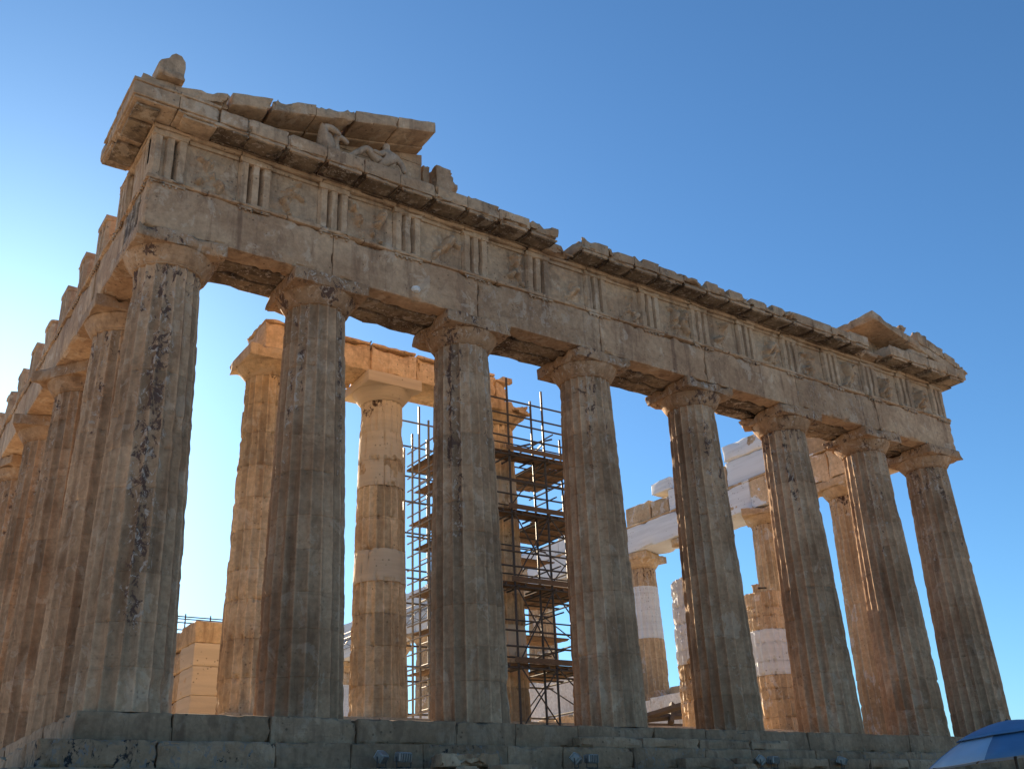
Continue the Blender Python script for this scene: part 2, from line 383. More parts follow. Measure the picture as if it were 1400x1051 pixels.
for i, x in enumerate(CX):
    fa = facing(x, A_IN); corner = i in (0, 7)
    st = []
    rr = np.random.RandomState(90+i)
    if i == 0: st = [(fa-.02, .40, .58, 3.0, 10.2), (fa+.05, .3, .52, .8, 5.0), (fa+.35, .5, .42, 8.0, 10.5), (fa-.55, .2, .45, 7.5, 10.5)]
    else:
        for q in range(4):
            st.append((fa+rr.uniform(-1.2, 1.2), rr.uniform(.12, .3), rr.uniform(.34, .5), rr.uniform(4.5, 7.5), 10.6))
        if i == 2: st += [(fa-.45, .22, .62, 5.4, 10.6), (fa-.2, .2, .5, 3.4, 8)]
        if i == 3: st += [(fa+.25, .3, .55, 8.0, 10.6)]
    column('column', flab[i], 'columns of the front row', x, A_IN, 0, 10.43, .975 if corner else .955, .755 if corner else .742, 1.03 if corner else 1.0, 11+i, M_col, None, st, erode=.012, cap_crust=.55, cap_chip=.075)
# left flank, copies of three prototypes
def run_of(labels, group, x, ys, protos, z0=0, order=None):
    used = set()
    for k, (y, lb) in enumerate(zip(ys, labels)):
        i = order[k % len(order)] if order else k % len(protos)
        o = protos[i]
        if i in used: o = dup(o)
        used.add(i)
        o['label'] = lb; o.location = (x, y, z0); o.rotation_euler = (0, 0, (k*7 % 20)*math.pi/10)
FY = [4.70+4.296*k for k in range(8)]
ordn = ['second', 'third', 'fourth', 'fifth', 'sixth', 'seventh', 'eighth', 'ninth', 'tenth', 'eleventh', 'twelfth', 'thirteenth', 'fourteenth', 'fifteenth']
pro = [column('column', 'x', 'columns of the left flank', 0, 0, 0, 10.43, .955, .742, 1.0, 31+k, M_col, None, [(q, .25, .4, 6, 10.6) for q in np.arange(0, 6, 1.3)], cap_crust=.3) for k in range(3)]
run_of([f'{ordn[k]} column of the left side row counted back from the flaking corner column' for k in range(8)], 'columns of the left flank', A_IN, FY, pro)
# far colonnade (right flank seen from inside), patched with new marble
NY = [4.70+4.296*k for k in range(14)]
fr_sets = [np.array([.0, .0, .1, .3, .2, .0, 0, .1, 0, 0, 0]), np.array([.35, .1, .0, .2, .1, 0, .3, 0, 0, .1, 0]), np.array([.2, .85, 0.1, 0.1, .0, 0., .1, .95, 1, 1, 0])]
npro = [column('column', 'x', 'columns of the far right flank', 0, 0, 0, 10.43, .955, .742, 1.0, 51+k, M_north, fr_sets[k], (), cap_crust=.1) for k in range(3)]
nl = ['golden inner column seen between the last three front columns, first of the far side row',
      'golden inner column with its capital under the pale beam, behind the two sunlit-edged front columns',
      'far side column hidden mostly behind the front column left of the white stump',
      'far column with white upper drums and golden lower drums under the white beam end']
nl += [f'{ordn[k]} column of the far side row seen small through or behind the scaffolding' for k in range(3, 13)]
run_of(nl, 'columns of the far right flank', W_-A_IN, NY, npro, 0, [0, 0, 1, 2, 1, 0, 1, 2])

# porch columns
G2 = 'columns of the inner porch'
PXs = [5.45, 9.17, 13.35, 17.53, 21.71, 25.43]
def pf(**k):
    a = np.zeros(10)
    for q, v_ in k.items(): a[int(q[1:])] = v_
    return a
column('column', 'golden weathered porch column carrying the left end of the inner beam', G2, PXs[0], 6, .7, 10.1, .83, .645, .93, 71, M_gold, pf(), (), drums=10, joint=2.6, hs=9.36, cap_chip=.08, cap_crust=.12, erode=.05)
column('column', 'golden porch column with smooth unfluted cream drums at its top and middle', G2, PXs[1], 6, .7, 10.1, .83, .645, .93, 72, M_gold, pf(d4=1, d6=.35, d7=.55, d8=.6, d9=1), (), drums=10, joint=2.6, hs=9.36, plain_drums=(4, 7, 8), cap_chip=.03, cap_fresh=1, cap_crust=0, erode=.05)
column('column', 'porch column wrapped by the scaffolding, its broken capital at the top', G2, PXs[2], 6, .7, 10.1, .83, .645, .93, 73, M_gold, pf(d2=1, d7=.6), (), drums=10, joint=2.6, hs=9.36, cap_chip=.2, cap_crust=.05)
column('column_stump', 'porch column stump standing behind the front column right of the scaffolding', G2, PXs[3], 6, .7, 4, .83, .75, .93, 74, M_north, pf(d1=.8), (), drums=10, joint=2.6, capital=False, hs=3.2, top_break=.3)
e = column('column_stump', 'tall stump of white new marble drums over broken golden drums, metal bracket on its top', G2, PXs[4], 6, .7, 6, .83, .735, .93, 75, M_north, pf(d3=.4, d4=.55, d5=1, d6=1, d7=1, d8=1, d9=1), (), drums=10, joint=2.6, capital=False, hs=5.15, top_break=.12, erode=.10)
mb = MB(); tube(mb, (-.62, -.4, 4.75), (-1.0, -.62, 4.80), .018); tube(mb, (-1.0, -.62, 4.80), (-.60, -.55, 4.9), .018); mb.build('bracket', M_black, e)
e = column('column_stump', 'golden stump with one broad drum of white marble across its middle', G2, PXs[5], 6, .7, 6, .83, .735, .93, 76, M_north, pf(d1=.12, d4=1, d5=1, d6=.9), (), drums=10, joint=2.6, capital=False, hs=5.0, top_break=.08, erode=.05)
mb = MB(); rock_box(mb, -.62, -.30, 4.86, -.36, -.04, 5.28, .1, .03, .05, 5); mb.build('top_block', M_north, e)
mb = MB(); tube(mb, (-.55, -.33, 5.10), (-.22, -.42, 5.12), .035); mb.build('clamp', M_black, e)

# ------------------------------------------------------------ front entablature
TX = [.084+.4225, 2.60] + [4.70+2.148*k for k in range(11)] + [W_-2.60, W_-.084-.4225]
YF = .084
ent = thing('front_entablature', 'long weathered beam and carved frieze resting on the front row of columns', 'entablature', (0, 0, 0))
bx = [.084]+CX[1:7]+[W_-.084]
rg = random.Random(9)
for i in range(7):
    for s in range(3):
        mb = MB(); y0 = YF+s*.61
        xa, xb = bx[i]+.006, bx[i+1]-.006
        rock_box(mb, xa, y0, 10.434, xb, y0+.59, 11.67, .12 if s == 0 else .4, .06 if s == 0 else .12, .09, 100+i*3+s, .014, tone=rg.uniform(-.12, .10), crust=rg.choice([.05, .12, .18]) if s == 0 else .3, freq=2.2)
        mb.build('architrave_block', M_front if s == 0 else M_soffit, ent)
mb = MB(); x = .03
while x < W_-.04:
    L = min(rg.uniform(1.2, 2.2), W_-.03-x)
    rock_box(mb, x+.003, YF-.06, 11.672, x+L-.003, YF+1.8, 11.784, .12, .045, .05, int(x*10), .006, freq=4); x += L
mb.build('taenia', M_front, ent)
def triglyph(mb, c, yf, z0, z1, ax='x', seed=0, damage=.0, flip=1):
    w2 = .4225; ud = [(-w2, .09), (-w2+.065, 0), (-.205, 0), (-.14, .20), (-.075, 0), (.075, 0), (.14, .20), (.205, 0), (w2-.065, 0), (w2, .09)]
    prof = [(u_, d_) for u_, d_ in ud] + [(w2, .40), (-w2, .40)]
    zt = z1-.17; nz_ = 9
    zz = np.linspace(z0, zt, nz_); P = []
    for z in zz:
        for u_, d_ in prof: P.append((c+u_, yf+d_, z))
    P = np.array(P)
    k = np.clip((fbm(P*2.5+seed, seed, 3)-.5)*4, 0, 1)*.045
    P[:, 1] += k*(P[:, 1] < yf+.3)
    n = len(prof); F = []
    for i in range(nz_-1):
        for j in range(n):
            F.append([i*n+j, i*n+(j+1) % n, (i+1)*n+(j+1) % n, (i+1)*n+j])
    F += [list(range(n))[::-1], list(range((nz_-1)*n, nz_*n))]
    T = MB(); T.add(P, F)
    rock_box(T, c-w2-.004, yf-.018, zt+.002, c+w2+.004, yf+.4, z1-.002, .2, .05, .06, seed, .005, freq=3)
    V = np.concatenate(T.v)
    if ax == 'y': V = np.stack([V[:, 1], V[:, 0], V[:, 2]], 1); T.f = [f[::-1] for f in T.f]
    mb.add(V, T.f, rg.uniform(0, .18), 0.15)
def regula(mb, c, yf, z, ax='x'):
    T = MB(); rock_box(T, c-.42, yf-.055, z-.075, c+.42, yf-.002, z-.002, .12, .05, .05, int(c*9), .006, freq=4)
    for k in range(6):
        if rg.random() < .22: continue
        xx = c-.42+.07+k*.14; tube(T, (xx, yf-.03, z-.125), (xx, yf-.03, z-.074), .03, 8, .024)
    V = np.concatenate(T.v)
    if ax == 'y': V = np.stack([V[:, 1], V[:, 0], V[:, 2]], 1); T.f = [f[::-1] for f in T.f]
    mb.add(V, T.f, 0, .3)
def seg_d(U, V, a, b):
    a = np.array(a); b = np.array(b); d = b-a; t = np.clip(((U-a[0])*d[0]+(V-a[1])*d[1])/(d@d+1e-9), 0, 1)
    return np.hypot(U-a[0]-t*d[0], V-a[1]-t*d[1])
def relief(rr):
    """battered carved figures: torso, limbs, cloak stumps as rounded ridges"""
    segs = []
    for q in range(rr.choice([1, 2, 2])):
        cx = rr.uniform(.28, .72) if q == 0 else rr.uniform(.2, .8); lean = rr.uniform(-.2, .2)
        hip = (cx, rr.uniform(.38, .5)); sh = (cx+lean, hip[1]+.27)
        segs.append((hip, sh, .085))
        for s in (-1, 1):
            if rr.random() < .85:
                kn = (hip[0]+s*rr.uniform(.04, .22), hip[1]-.2); ft = (kn[0]+rr.uniform(-.12, .12), .08)
                segs.append((hip, kn, .055))
                if rr.random() < .7: segs.append((kn, ft, .04))
            if rr.random() < .6: segs.append((sh, (sh[0]+s*rr.uniform(.12, .28), sh[1]+rr.uniform(-.18, .12)), .04))
        if rr.random() < .5: segs.append(((sh[0]+lean*.3, sh[1]+.1), (sh[0]+lean*.3+.01, sh[1]+.12), .06))
    return segs
zM0, zM1 = 11.784, 13.12
for i, c in enumerate(TX):
    mb = MB(); triglyph(mb, c, YF, zM0, zM1-.0, 'x', 200+i); regula(mb, c, YF, 11.672)
    mb.build('triglyph', M_corn, ent, 25)
rr = random.Random(21)
for i in range(14):
    xa, xb = TX[i]+.4225+.004, TX[i+1]-.4225-.004
    n = 46; uu = np.linspace(0, 1, n); U, V = np.meshgrid(uu, uu, indexing='ij')
    hgt = np.zeros(U.shape); wx = (xb-xa)
    for a, b, rd in relief(rr):
        d = seg_d(U, V, a, b); hgt = np.maximum(hgt, np.sqrt(np.clip(1-(d/(rd*1.25))**2, 0, 1))*rd*1.9)
    X = xa+U*wx; Z = zM0+.0+V*(zM1-.13-zM0)
    Pn = np.stack([X.ravel()*3, np.full(X.size, i*3.3), Z.ravel()*3], 1)
    br = fbm(Pn*1.1, 31, 4).reshape(U.shape)
    hgt = hgt*np.clip((br-.32)*4, .1, 1) + (br-.5)*.09
    edge = np.minimum(np.minimum(U, 1-U), np.minimum(V, 1-V)); hgt *= np.clip(edge/.06, 0, 1)
    Y = YF+.115-hgt*1.9
    mb = MB(); mb.add(np.stack([X.ravel(), Y.ravel(), Z.ravel()], 1), grid_faces(n, n, flip=False), rg.uniform(-.05, .12))
    rock_box(mb, xa, YF+.12, zM0, xb, YF+.42, zM1-.002, .4, .02, .05, i, .004)
    rock_box(mb, xa, YF+.06, zM1-.128, xb, YF+.118, zM1-.004, .3, .03, .05, i+9, .004)
    mb.build('metope', M_corn, ent, 40)
mb = MB()
for k in range(12):
    rock_box(mb, .12+k*2.553, YF+.44, 11.79, .12+(k+1)*2.553-.01, 1.8, 13.11, .5, .04, .1, 400+k, .01)
mb.build('backing_wall', M_front, ent)
# flat bed course under the cornice
mb = MB(); x = .05
while x < W_-.06:
    L = min(2.148, W_-.05-x); rock_box(mb, x+.003, YF-.015, 13.123, x+L-.003, 1.7, 13.235, .3, .05, .06, int(x*7), .005); x += L
mb.build('bed_course', M_corn, ent)
cor = ent
def cornice_block(x0, x1, top, seed, chip=.09, tone=0., gone=.0, low=False):
    mb = MB()
    c = (x0+x1)/2
    rock_box(mb, x0+.004, -.60+gone, 13.335, x1-.004, .75, top, .13, chip, .14, seed, .012, freq=2.0, tone=tone)
    def slope(Q):
        Q = Q.copy(); Q[:, 2] += np.where(Q[:, 2] < 13.29, np.clip((Q[:, 1]+.56), 0, 1)*.10, 0); return Q
    rock_box(mb, c-.46, -.575+gone, 13.235, c+.46, -.50+gone, 13.333, .13, .04, .05, seed+6, .006, freq=3, tone=tone)
    o = mb.build('cornice_block', M_corn, cor, 40)
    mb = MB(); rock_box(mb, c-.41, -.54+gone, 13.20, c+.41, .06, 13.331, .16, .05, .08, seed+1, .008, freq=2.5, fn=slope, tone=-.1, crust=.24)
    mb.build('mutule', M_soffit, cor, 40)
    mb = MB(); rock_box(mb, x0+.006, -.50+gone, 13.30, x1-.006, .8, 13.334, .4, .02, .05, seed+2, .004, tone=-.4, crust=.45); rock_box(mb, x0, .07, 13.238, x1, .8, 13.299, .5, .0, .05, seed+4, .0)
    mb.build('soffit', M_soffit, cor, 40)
edges = [.03+1.074*k for k in range(0, 30)]
edges = np.concatenate([[1.4], np.arange(2.07, 11.5, 1.043), ])
for k in range(len(edges)-1):
    cornice_block(edges[k], edges[k+1], 13.74+rg.uniform(-.05, .02)-(.1 if k > 6 else 0)*rg.random(), 500+k*3, .07 if k < 6 else .13, rg.uniform(-.08, .12))
e2 = np.arange(12.3, 25.6, 1.017)
for k in range(len(e2)-1):
    cornice_block(e2[k], e2[k+1], 13.70+rg.uniform(-.07, .05), 600+k*3, .16, rg.uniform(-.1, .08))
e3 = np.linspace(26.75, W_+.62, 5)
for k in range(len(e3)-1):
    cornice_block(e3[k], e3[k+1], 13.76+rg.uniform(-.03, .02), 700+k*3, .06, rg.uniform(-.05, .08))
mb = MB(); rock_box(mb, 11.3, -.12, 13.24, 12.32, 1.4, 13.52, .15, .16, .2, 71, .03); mb.build('broken_cornice_stub', M_corn, cor, 40)
mb = MB(); rock_box(mb, 25.45, -.25, 13.24, 26.8, 1.4, 13.42, .15, .22, .25, 72, .03)
mb.build('broken_cornice_stub', M_corn, cor, 40)
# crisp corner piece with returns
mb = MB()
for k, (xa, xb) in enumerate(((-.62, .42), (.424, 1.395))):
    rock_box(mb, xa, -.60, 13.335, xb, .9, 13.70, .12, .02 if k == 0 else .07, .08, 810+k, .006)
    rock_box(mb, xa-.03*(k == 0), -.63, 13.702, xb, .9, 13.79, .15, .015, .05, 820+k, .004)
    rock_box(mb, xa+.04*(k == 0), -.56, 13.265, xb, .9, 13.333, .2, .02, .05, 830+k, .004)
rock_box(mb, .55, -.53, 13.17, 1.36, .06, 13.263, .2, .05, .06, 836, .006)
mb.build('corner_cornice', M_corn, cor, 40)
# small white knob standing in for a pale patch on the architrave
mb = MB(); revolve(mb, [(.02, -.08), (.10, -.06), (.13, 0), (.11, .06), (.03, .09)], 14)
o = mb.build('white_patch', M_white, ent); o.location = (7.05, .06, 10.72)

# ------------------------------------------------------------ left flank entablature
fe = thing('flank_entablature', 'receding beam with standing frieze blocks on the left side row of columns', 'entablature', (0, 0, 0))
fy = [1.88]+FY
for i in range(8):
    for s in range(2):
        mb = MB(); x0 = YF+s*.9
        rock_box(mb, x0, fy[i]+.006, 10.434, x0+.88, fy[i+1]-.006, 11.67, .35, .09, .12, 900+i*3+s, .012, tone=rg.uniform(0, .12), crust=.0 if s == 0 else .35, fresh=.12 if s == 0 else 0)
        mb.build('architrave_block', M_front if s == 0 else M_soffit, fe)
mb = MB(); y = 1.9
while y < FY[7]-.1:
    L = min(2.148, FY[7]-y); rock_box(mb, YF-.06, y+.003, 11.672, 1.8, y+L-.003, 11.784, .3, .07, .07, int(y*10), .006, freq=3); y += L
mb.build('taenia', M_front, fe)
TYs = [.084+.4225+.13, 2.60]+[4.70+2.148*k for k in range(12)]
for i, c in enumerate(TYs):
    mb = MB(); triglyph(mb, c, YF, zM0, zM1-(.0 if i < 2 else rg.uniform(.0, .12)), 'y', 930+i); regula(mb, c, YF, 11.672, 'y')
    if i > 1: rock_box(mb, YF+.42, c-.38, 11.79, YF+.85, c+.36, 12.95, .25, .12, .15, 960+i, .02)
    mb.build('triglyph', M_corn, fe, 25)
mb = MB(); rock_box(mb, YF+.12, .95, 11.79, YF+.5, 2.15, 13.1, .4, .03, .08, 990, .006); mb.build('metope', M_corn, fe)
mb = MB(); rock_box(mb, YF-.015, .05, 13.125, 1.2, 3.1, 13.235, .3, .05, .06, 991, .005); mb.build('bed_course', M_corn, fe)
for k, (ya, yb, g) in enumerate(((.905, 1.45, .02), (1.455, 2.45, .10))):
    mb = MB(); rock_box(mb, -.60, ya, 13.335, 1.2, yb, 13.70, .13, g, .1, 1000+k, .008)
    rock_box(mb, -.63, ya, 13.702, 1.2, yb-.3*(k == 1), 13.79, .15, g*.7, .05, 1010+k, .004)
    rock_box(mb, -.56, ya, 13.265, .06, yb-.05, 13.333, .2, .03, .05, 1020+k, .004, crust=.3)
    mb.build('cornice_block', M_corn, fe, 40)
for k, (ya, yb) in enumerate(((-.42, .12), (.22, .98), (1.2, 2.05))):
    mb = MB(); rock_box(mb, -.50, ya, 13.18, .05, yb, 13.263, .2, .05, .06, 1030+k, .006, crust=.2); mb.build('mutule', M_soffit, fe)

# ------------------------------------------------------------ pediment remains
pl = thing('left_pediment', 'left remains of the gable: sloping cornice slabs over a low back wall', 'pediment', (0, 0, 0))
def shear(s, x0):
    def f(Q): Q = Q.copy(); Q[:, 2] += (Q[:, 0]-x0)*s; return Q
    return f
jl = [.28, 1.62, 2.66, 3.80, 4.90, 6.17, 7.34]
for k in range(6):
    mb = MB(); th_ = .36 if k else .30
    b0 = 13.80+.262*(jl[k]-1.0)
    rock_box(mb, jl[k]+.005, -.60, b0, jl[k+1]-.005, 1.0, b0+th_, .13, [.12, .12, .12, .08, .06, .012][k], .15, 1100+k, .012, freq=1.8, fn=shear(.262, jl[k]), tone=rg.uniform(-.05, .1) if k < 5 else .16)
    # inner, lower part of the slab's underside
    rock_box(mb, jl[k]+.02, .12, b0-.07, jl[k+1]-.02, .95, b0-.003, .3, .02, .05, 1120+k, .005, fn=shear(.262, jl[k]))
    mb.build('sloping_cornice_block', M_corn, pl, 40)
mb = MB()
for k, (xa, xb) in enumerate(((1.9, 3.3), (3.305, 4.7), (4.705, 6.1), (6.105, 7.46))):
    zt = 13.72+.262*(xa-1.0)
    rock_box(mb, xa, .42, 13.75, xb, 1.0, zt, .25, .03, .06, 1140+k, .01, tone=.1, fresh=.1)
    prism(mb, [(xa, zt), (xb, zt), (xb, 13.72+.262*(xb-1.0)-.005)], .42, 1.0, tone=.1)
mb.build('tympanum_wall', M_corn, pl, 40)
mb = MB(); rock_box(mb, 7.50, .40, 13.6, 7.72, 1.1, 15.10, .15, .06, .08, 1150, .012); mb.build('wall_end_block', M_corn, pl)
mb = MB(); rock_box(mb, 7.78, .15, 13.66, 8.50, .95, 15.05, .12, .18, .2, 1160, .04, freq=2.5)
tag(mb.build('broken_statue', M_corn), 'upright broken stone torso-like block standing right of the left gable slabs', 'statue')
mb = MB(); rock_box(mb, .0, -.35, 0, .62, .35, .2, .1, .04, .08, 1170, .01)
prism(mb, [(.03, .2), (.6, .2), (.62, .44), (.60, .62), (.5, .76), (.36, .78), (.27, .70), (.22, .58), (.05, .46), (.0, .36)], -.27, .27)
o = mb.build('acroterion_stone', M_corn, None, 50); o.location = (-.16, -.35, 14.05); tag(o, 'weathered stone stump perched on top of the left corner of the roofline', 'stone')
mb = MB(); rock_box(mb, -.45, -.5, 13.79, .45, .6, 14.05, .2, .04, .08, 1180, .01); mb.build('corner_plinth', M_corn, pl)
prt = thing('right_pediment', 'right remains of the gable: one tilted slab above the right corner cornice', 'pediment', (0, 0, 0))
SL = -.262
def rz_(x): return 13.66+.262*(31.2-x)
for k, (xa, xb) in enumerate(((26.15, 28.1), (28.11, 29.6), (29.61, 31.3))):
    mb = MB(); b0 = rz_(xa)-.30
    rock_box(mb, xa, -.60, b0, xb-.005, 1.3, b0+.34, .13, .07 if k else .05, .12, 1200+k, .01, fn=shear(SL, xa), tone=.05)
    mb.build('sloping_cornice_block', M_corn, prt, 40)
for k, (xa, xb, hh) in enumerate(((27.75, 28.15, .22), (28.75, 29.35, .50), (29.36, 30.3, .42), (30.31, 31.0, .36), (31.02, 31.75, .26))):
    mb = MB(); b0 = rz_(xa)+.045
    rock_box(mb, xa, -.62, b0, xb-.01, .25, b0+hh, .1, .07, .1, 1220+k, .012, fn=shear(SL*(.9 if k else 0), xa), tone=rg.uniform(-.1, .1)); mb.build('roof_edge_block', M_corn, prt, 40)
mb = MB()
for k, (xa, xb) in enumerate(((26.4, 27.6), (27.605, 28.9), (28.905, 30.2))):
    rock_box(mb, xa, .42, 13.6, xb, 1.0, rz_(xb)-.3, .25, .03, .06, 1240+k, .01)
    prism(mb, [(xa, rz_(xb)-.31), (xb, rz_(xb)-.31), (xa, rz_(xa)-.31)], .43, .99)
mb.build('tympanum_wall', M_corn, prt, 40)

# statues in the gable, each one skinned body
def skin_figure(name, pts, edges_, mat, label, cat, sub=2):
    me = bpy.data.meshes.new(name); me.from_pydata([p[:3] for p in pts], edges_, [])
    me.materials.append(mat); o = bpy.data.objects.new(name, me); col.objects.link(o)
    s = o.modifiers.new('skin', 'SKIN'); me.skin_vertices.new() if not me.skin_vertices else None
    for i, p in enumerate(pts):
        me.skin_vertices[0].data[i].radius = (p[3], p[3]); me.skin_vertices[0].data[i].use_root = (i == 0)
    o.modifiers.new('sub', 'SUBSURF').levels = sub; o.modifiers['sub'].render_levels = sub
    for pl_ in me.polygons: pl_.use_smooth = True
    return tag(o, label, cat)
zb = 13.76
pts = [(5.95, -.22, zb+.16, .20), (6.02, -.20, zb+.42, .21), (6.05, -.17, zb+.66, .20), (6.04, -.16, zb+.82, .09), (6.02, -.18, zb+.96, .115), (6.0, -.18, zb+1.05, .10),
       (5.62, -.30, zb+.40, .13), (5.36, -.32, zb+.58, .11), (5.10, -.30, zb+.34, .09), (4.88, -.28, zb+.14, .07), (4.76, -.30, zb+.10, .06),
       (5.62, -.10, zb+.22, .13), (5.28, -.08, zb+.34, .105), (4.98, -.06, zb+.18, .085), (4.74, -.06, zb+.10, .06),
       (6.26, -.28, zb+.64, .10), (6.42, -.34, zb+.40, .08), (6.50, -.36, zb+.14, .075), (5.86, -.32, zb+.62, .09), (5.70, -.40, zb+.46, .075), (5.5, -.42, zb+.50, .06)]
ed = [(0, 1), (1, 2), (2, 3), (3, 4), (4, 5), (0, 6), (6, 7), (7, 8), (8, 9), (9, 10), (0, 11), (11, 12), (12, 13), (13, 14), (2, 15), (15, 16), (16, 17), (2, 18), (18, 19), (19, 20)]
skin_figure('reclining_statue', pts, ed, M_statue, 'stone man reclining with raised knees under the left gable slabs', 'statue')
pts = [(4.40, -.12, zb+.08, .30), (4.20, -.22, zb+.36, .27), (4.08, -.30, zb+.60, .20), (4.14, -.38, zb+.72, .13), (4.30, -.42, zb+.72, .10), (4.46, -.46, zb+.62, .075), (4.56, -.46, zb+.55, .06), (4.06, -.34, zb+.80, .05)]
skin_figure('horse_head_statue', pts, [(0, 1), (1, 2), (2, 3), (3, 4), (4, 5), (5, 6), (2, 7)], M_statue, 'dark stone horse neck rising left of the reclining stone man', 'statue')
pts = [(4.62, -.02, zb+.05, .20), (4.52, -.10, zb+.34, .18), (4.50, -.18, zb+.58, .15), (4.60, -.24, zb+.70, .11), (4.76, -.26, zb+.62, .08), (4.86, -.28, zb+.52, .06)]
skin_figure('horse_head_statue', pts, [(0, 1), (1, 2), (2, 3), (3, 4), (4, 5)], M_statue, 'smaller pale stone horse head between the dark horse neck and the reclining man', 'statue')
pts = [(28.3, -.2, 13.86, .16), (28.55, -.25, 14.0, .2), (28.8, -.3, 13.98, .15), (29.05, -.42, 13.92, .11), (29.3, -.5, 13.86, .08), (29.2, -.36, 14.02, .05)]
skin_figure('horse_head_statue', pts, [(0, 1), (1, 2), (2, 3), (3, 4), (3, 5)], M_statue, 'worn stone horse head lying under the right gable slab', 'statue')

# ------------------------------------------------------------ porch beam
pb = thing('porch_beam', 'sunny golden inner beam with a jagged crack resting on the porch columns', 'beam', (0, 0, 0))
zb0 = 10.80
for k, (xa, xb, zt, g) in enumerate(((4.98, 6.3, 11.75, .04), (6.306, 8.35, 11.78, .04), (8.42, 10.0, 11.78, .05), (10.01, 13.0, 11.74, .07), (13.01, 13.62, 11.60, .18))):
    mb = MB(); rock_box(mb, xa, 5.22, zb0+.003, xb, 6.75, zt-.1, .18, g+.05, .12, 1300+k, .012, freq=1.9, tone=rg.uniform(.15, .3), fresh=.30 if k < 4 else .0)
    mb.build('beam_block', M_gold, pb, 40)
    mb = MB(); rock_box(mb, xa-.02*(k == 0), 5.17, zt-.098, xb-.05*(k > 1), 6.78, zt, .15, .045, .06, 1310+k, .008, freq=3, tone=.2, fresh=.25); mb.build('top_moulding', M_gold, pb, 40)
mb = MB(); rock_box(mb, 8.22, 5.30, 10.9, 8.55, 6.6, 11.66, .1, .1, .1, 1320, .05); mb.build('crack_fill', M_gold, pb)
mb = MB(); tube(mb, (8.36, 5.4, 11.6), (8.40, 5.25, 11.86), .022); tube(mb, (8.18, 5.35, 11.79), (8.42, 5.35, 11.80), .03); mb.build('crack_clamp', M_black, pb)
mb = MB(); rock_box(mb, 13.35, 5.3, 11.60, 13.75, 6.5, 11.80, .1, .06, .08, 1330, .02); mb.build('end_fragment', M_gold, pb)

# ------------------------------------------------------------ far colonnade entablature (inner face)
ne = thing('far_entablature', 'pale restored beam of white and golden blocks on the far side row of columns', 'entablature', (0, 0, 0))
NX0 = W_-YF-1.80
yy = [1.9]+NY
for i in range(14):
    mb = MB(); rock_box(mb, NX0, yy[i]+.006, 10.434, W_-YF, yy[i+1]-.006, 11.70, .3, .10, .14, 1400+i, .012, tone=.25 if i < 2 else rg.uniform(-.05, .05), fresh=[.0, .42, .62, .75, .8, .7, .4, .6, .8, .8, .8, .8, .8, .8][i])
    mb.build('architrave_block', M_north, ne, 40)
mb = MB(); rock_box(mb, NX0-.05, 1.9, 11.703, W_-.03, 24, 11.80, .8, .03, .06, 1450, .004, fresh=.45); mb.build('taenia', M_north, ne)
spec = [(1.9, 4.2, 13.0, .3), (4.21, 6.0, 13.05, .3), (6.01, 7.3, 12.95, .25), (7.31, 10.3, 12.95, .95), (10.31, 11.2, 12.9, .2), (12.4, 14.2, 12.85, .9), (14.25, 15.5, 12.6, .15), (15.6, 17.4, 12.75, .1), (21.9, 23.2, 13.1, .9), (23.21, 26.8, 12.6, 1), (26.81, 30, 12.8, 1), (30.0, 34, 13.0, 1), (34.01, 38, 13.4, 1), (38.01, 43, 13.3, 1), (43.01, 50, 13.0, 1), (50.01, 58, 13.0, 1)]
for k, (ya, yb, zt, fr) in enumerate(spec):
    mb = MB(); rock_box(mb, NX0+.06, ya, 11.80, W_-.3, yb-.01, zt, .35, .06, .1, 1460+k, .012, fresh=fr, tone=rg.uniform(-.06, .05)); mb.build('frieze_block', M_north, ne, 40)
for k, (ya, yb, za, zt) in enumerate(((1.9, 5.4, 13.06, 13.7), (5.41, 10.3, 12.96, 13.74), (13.9, 15.3, 12.86, 13.45))):
    mb = MB(); rock_box(mb, NX0-.02, ya, za+.003, W_+.4, yb-.01, zt, .3, .05, .08, 1490+k, .01, fresh=.62, tone=.0); mb.build('cornice_block', M_north, ne, 40)
# lattice railing along that beam, far end
rl = thing('lattice_railing', 'light steel railing with X braces along the far beam, left of the scaffolding', 'railing', (0, 0, 0))
for zz in (11.0, 11.75, 12.1):
    mb = MB(); tube(mb, (28.7, 34, zz), (28.7, 54, zz), .035, 6); mb.build('rail', M_steel2, rl)
for k in range(10):
    y = 34+2*k
    mb = MB(); tube(mb, (28.7, y, 11.0), (28.7, y+2, 11.75), .03, 6); tube(mb, (28.7, y+2, 11.0), (28.7, y, 11.75), .03, 6); tube(mb, (28.7, y, 10.9), (28.7, y, 12.15), .04, 6); mb.build('cross_brace', M_steel2, rl)

# ------------------------------------------------------------ inner room walls
aw = thing('wall_stump', 'stump of a cream and orange block wall behind the flaking corner column', 'wall', (0, 0, 0))
for k, (za, zt, fr, xa) in enumerate(((.702, 1.9, .9, 5.52), (1.903, 2.75, .62, 5.52), (2.753, 3.45, .62, 5.52), (3.453, 4.10, .0, 5.50))):
    mb = MB(); rock_box(mb, xa, 11.0, za, 7.3, 12.3, zt, .15, .03, .06, 1500+k, .006, fresh=fr, tone=.15 if fr else 0); mb.build('wall_block', M_gold, aw, 40)
    mb = MB(); rock_box(mb, xa+.03, 12.32, za, 6.6, 15.5, zt-.02, .25, .06, .1, 1510+k, .01, fresh=.25 if k < 3 else 0); mb.build('wall_block', M_gold, aw, 40)
mb = MB(); rock_box(mb, 5.6, 15.6, .702, 6.6, 30, 2.6, .8, .1, .1, 1520, .02, fresh=.3); mb.build('wall_block', M_gold, aw, 40)
rs = thing('walkway_railing', 'thin scaffold railing behind the top of the cream and orange wall stump', 'railing', (0, 0, 0))
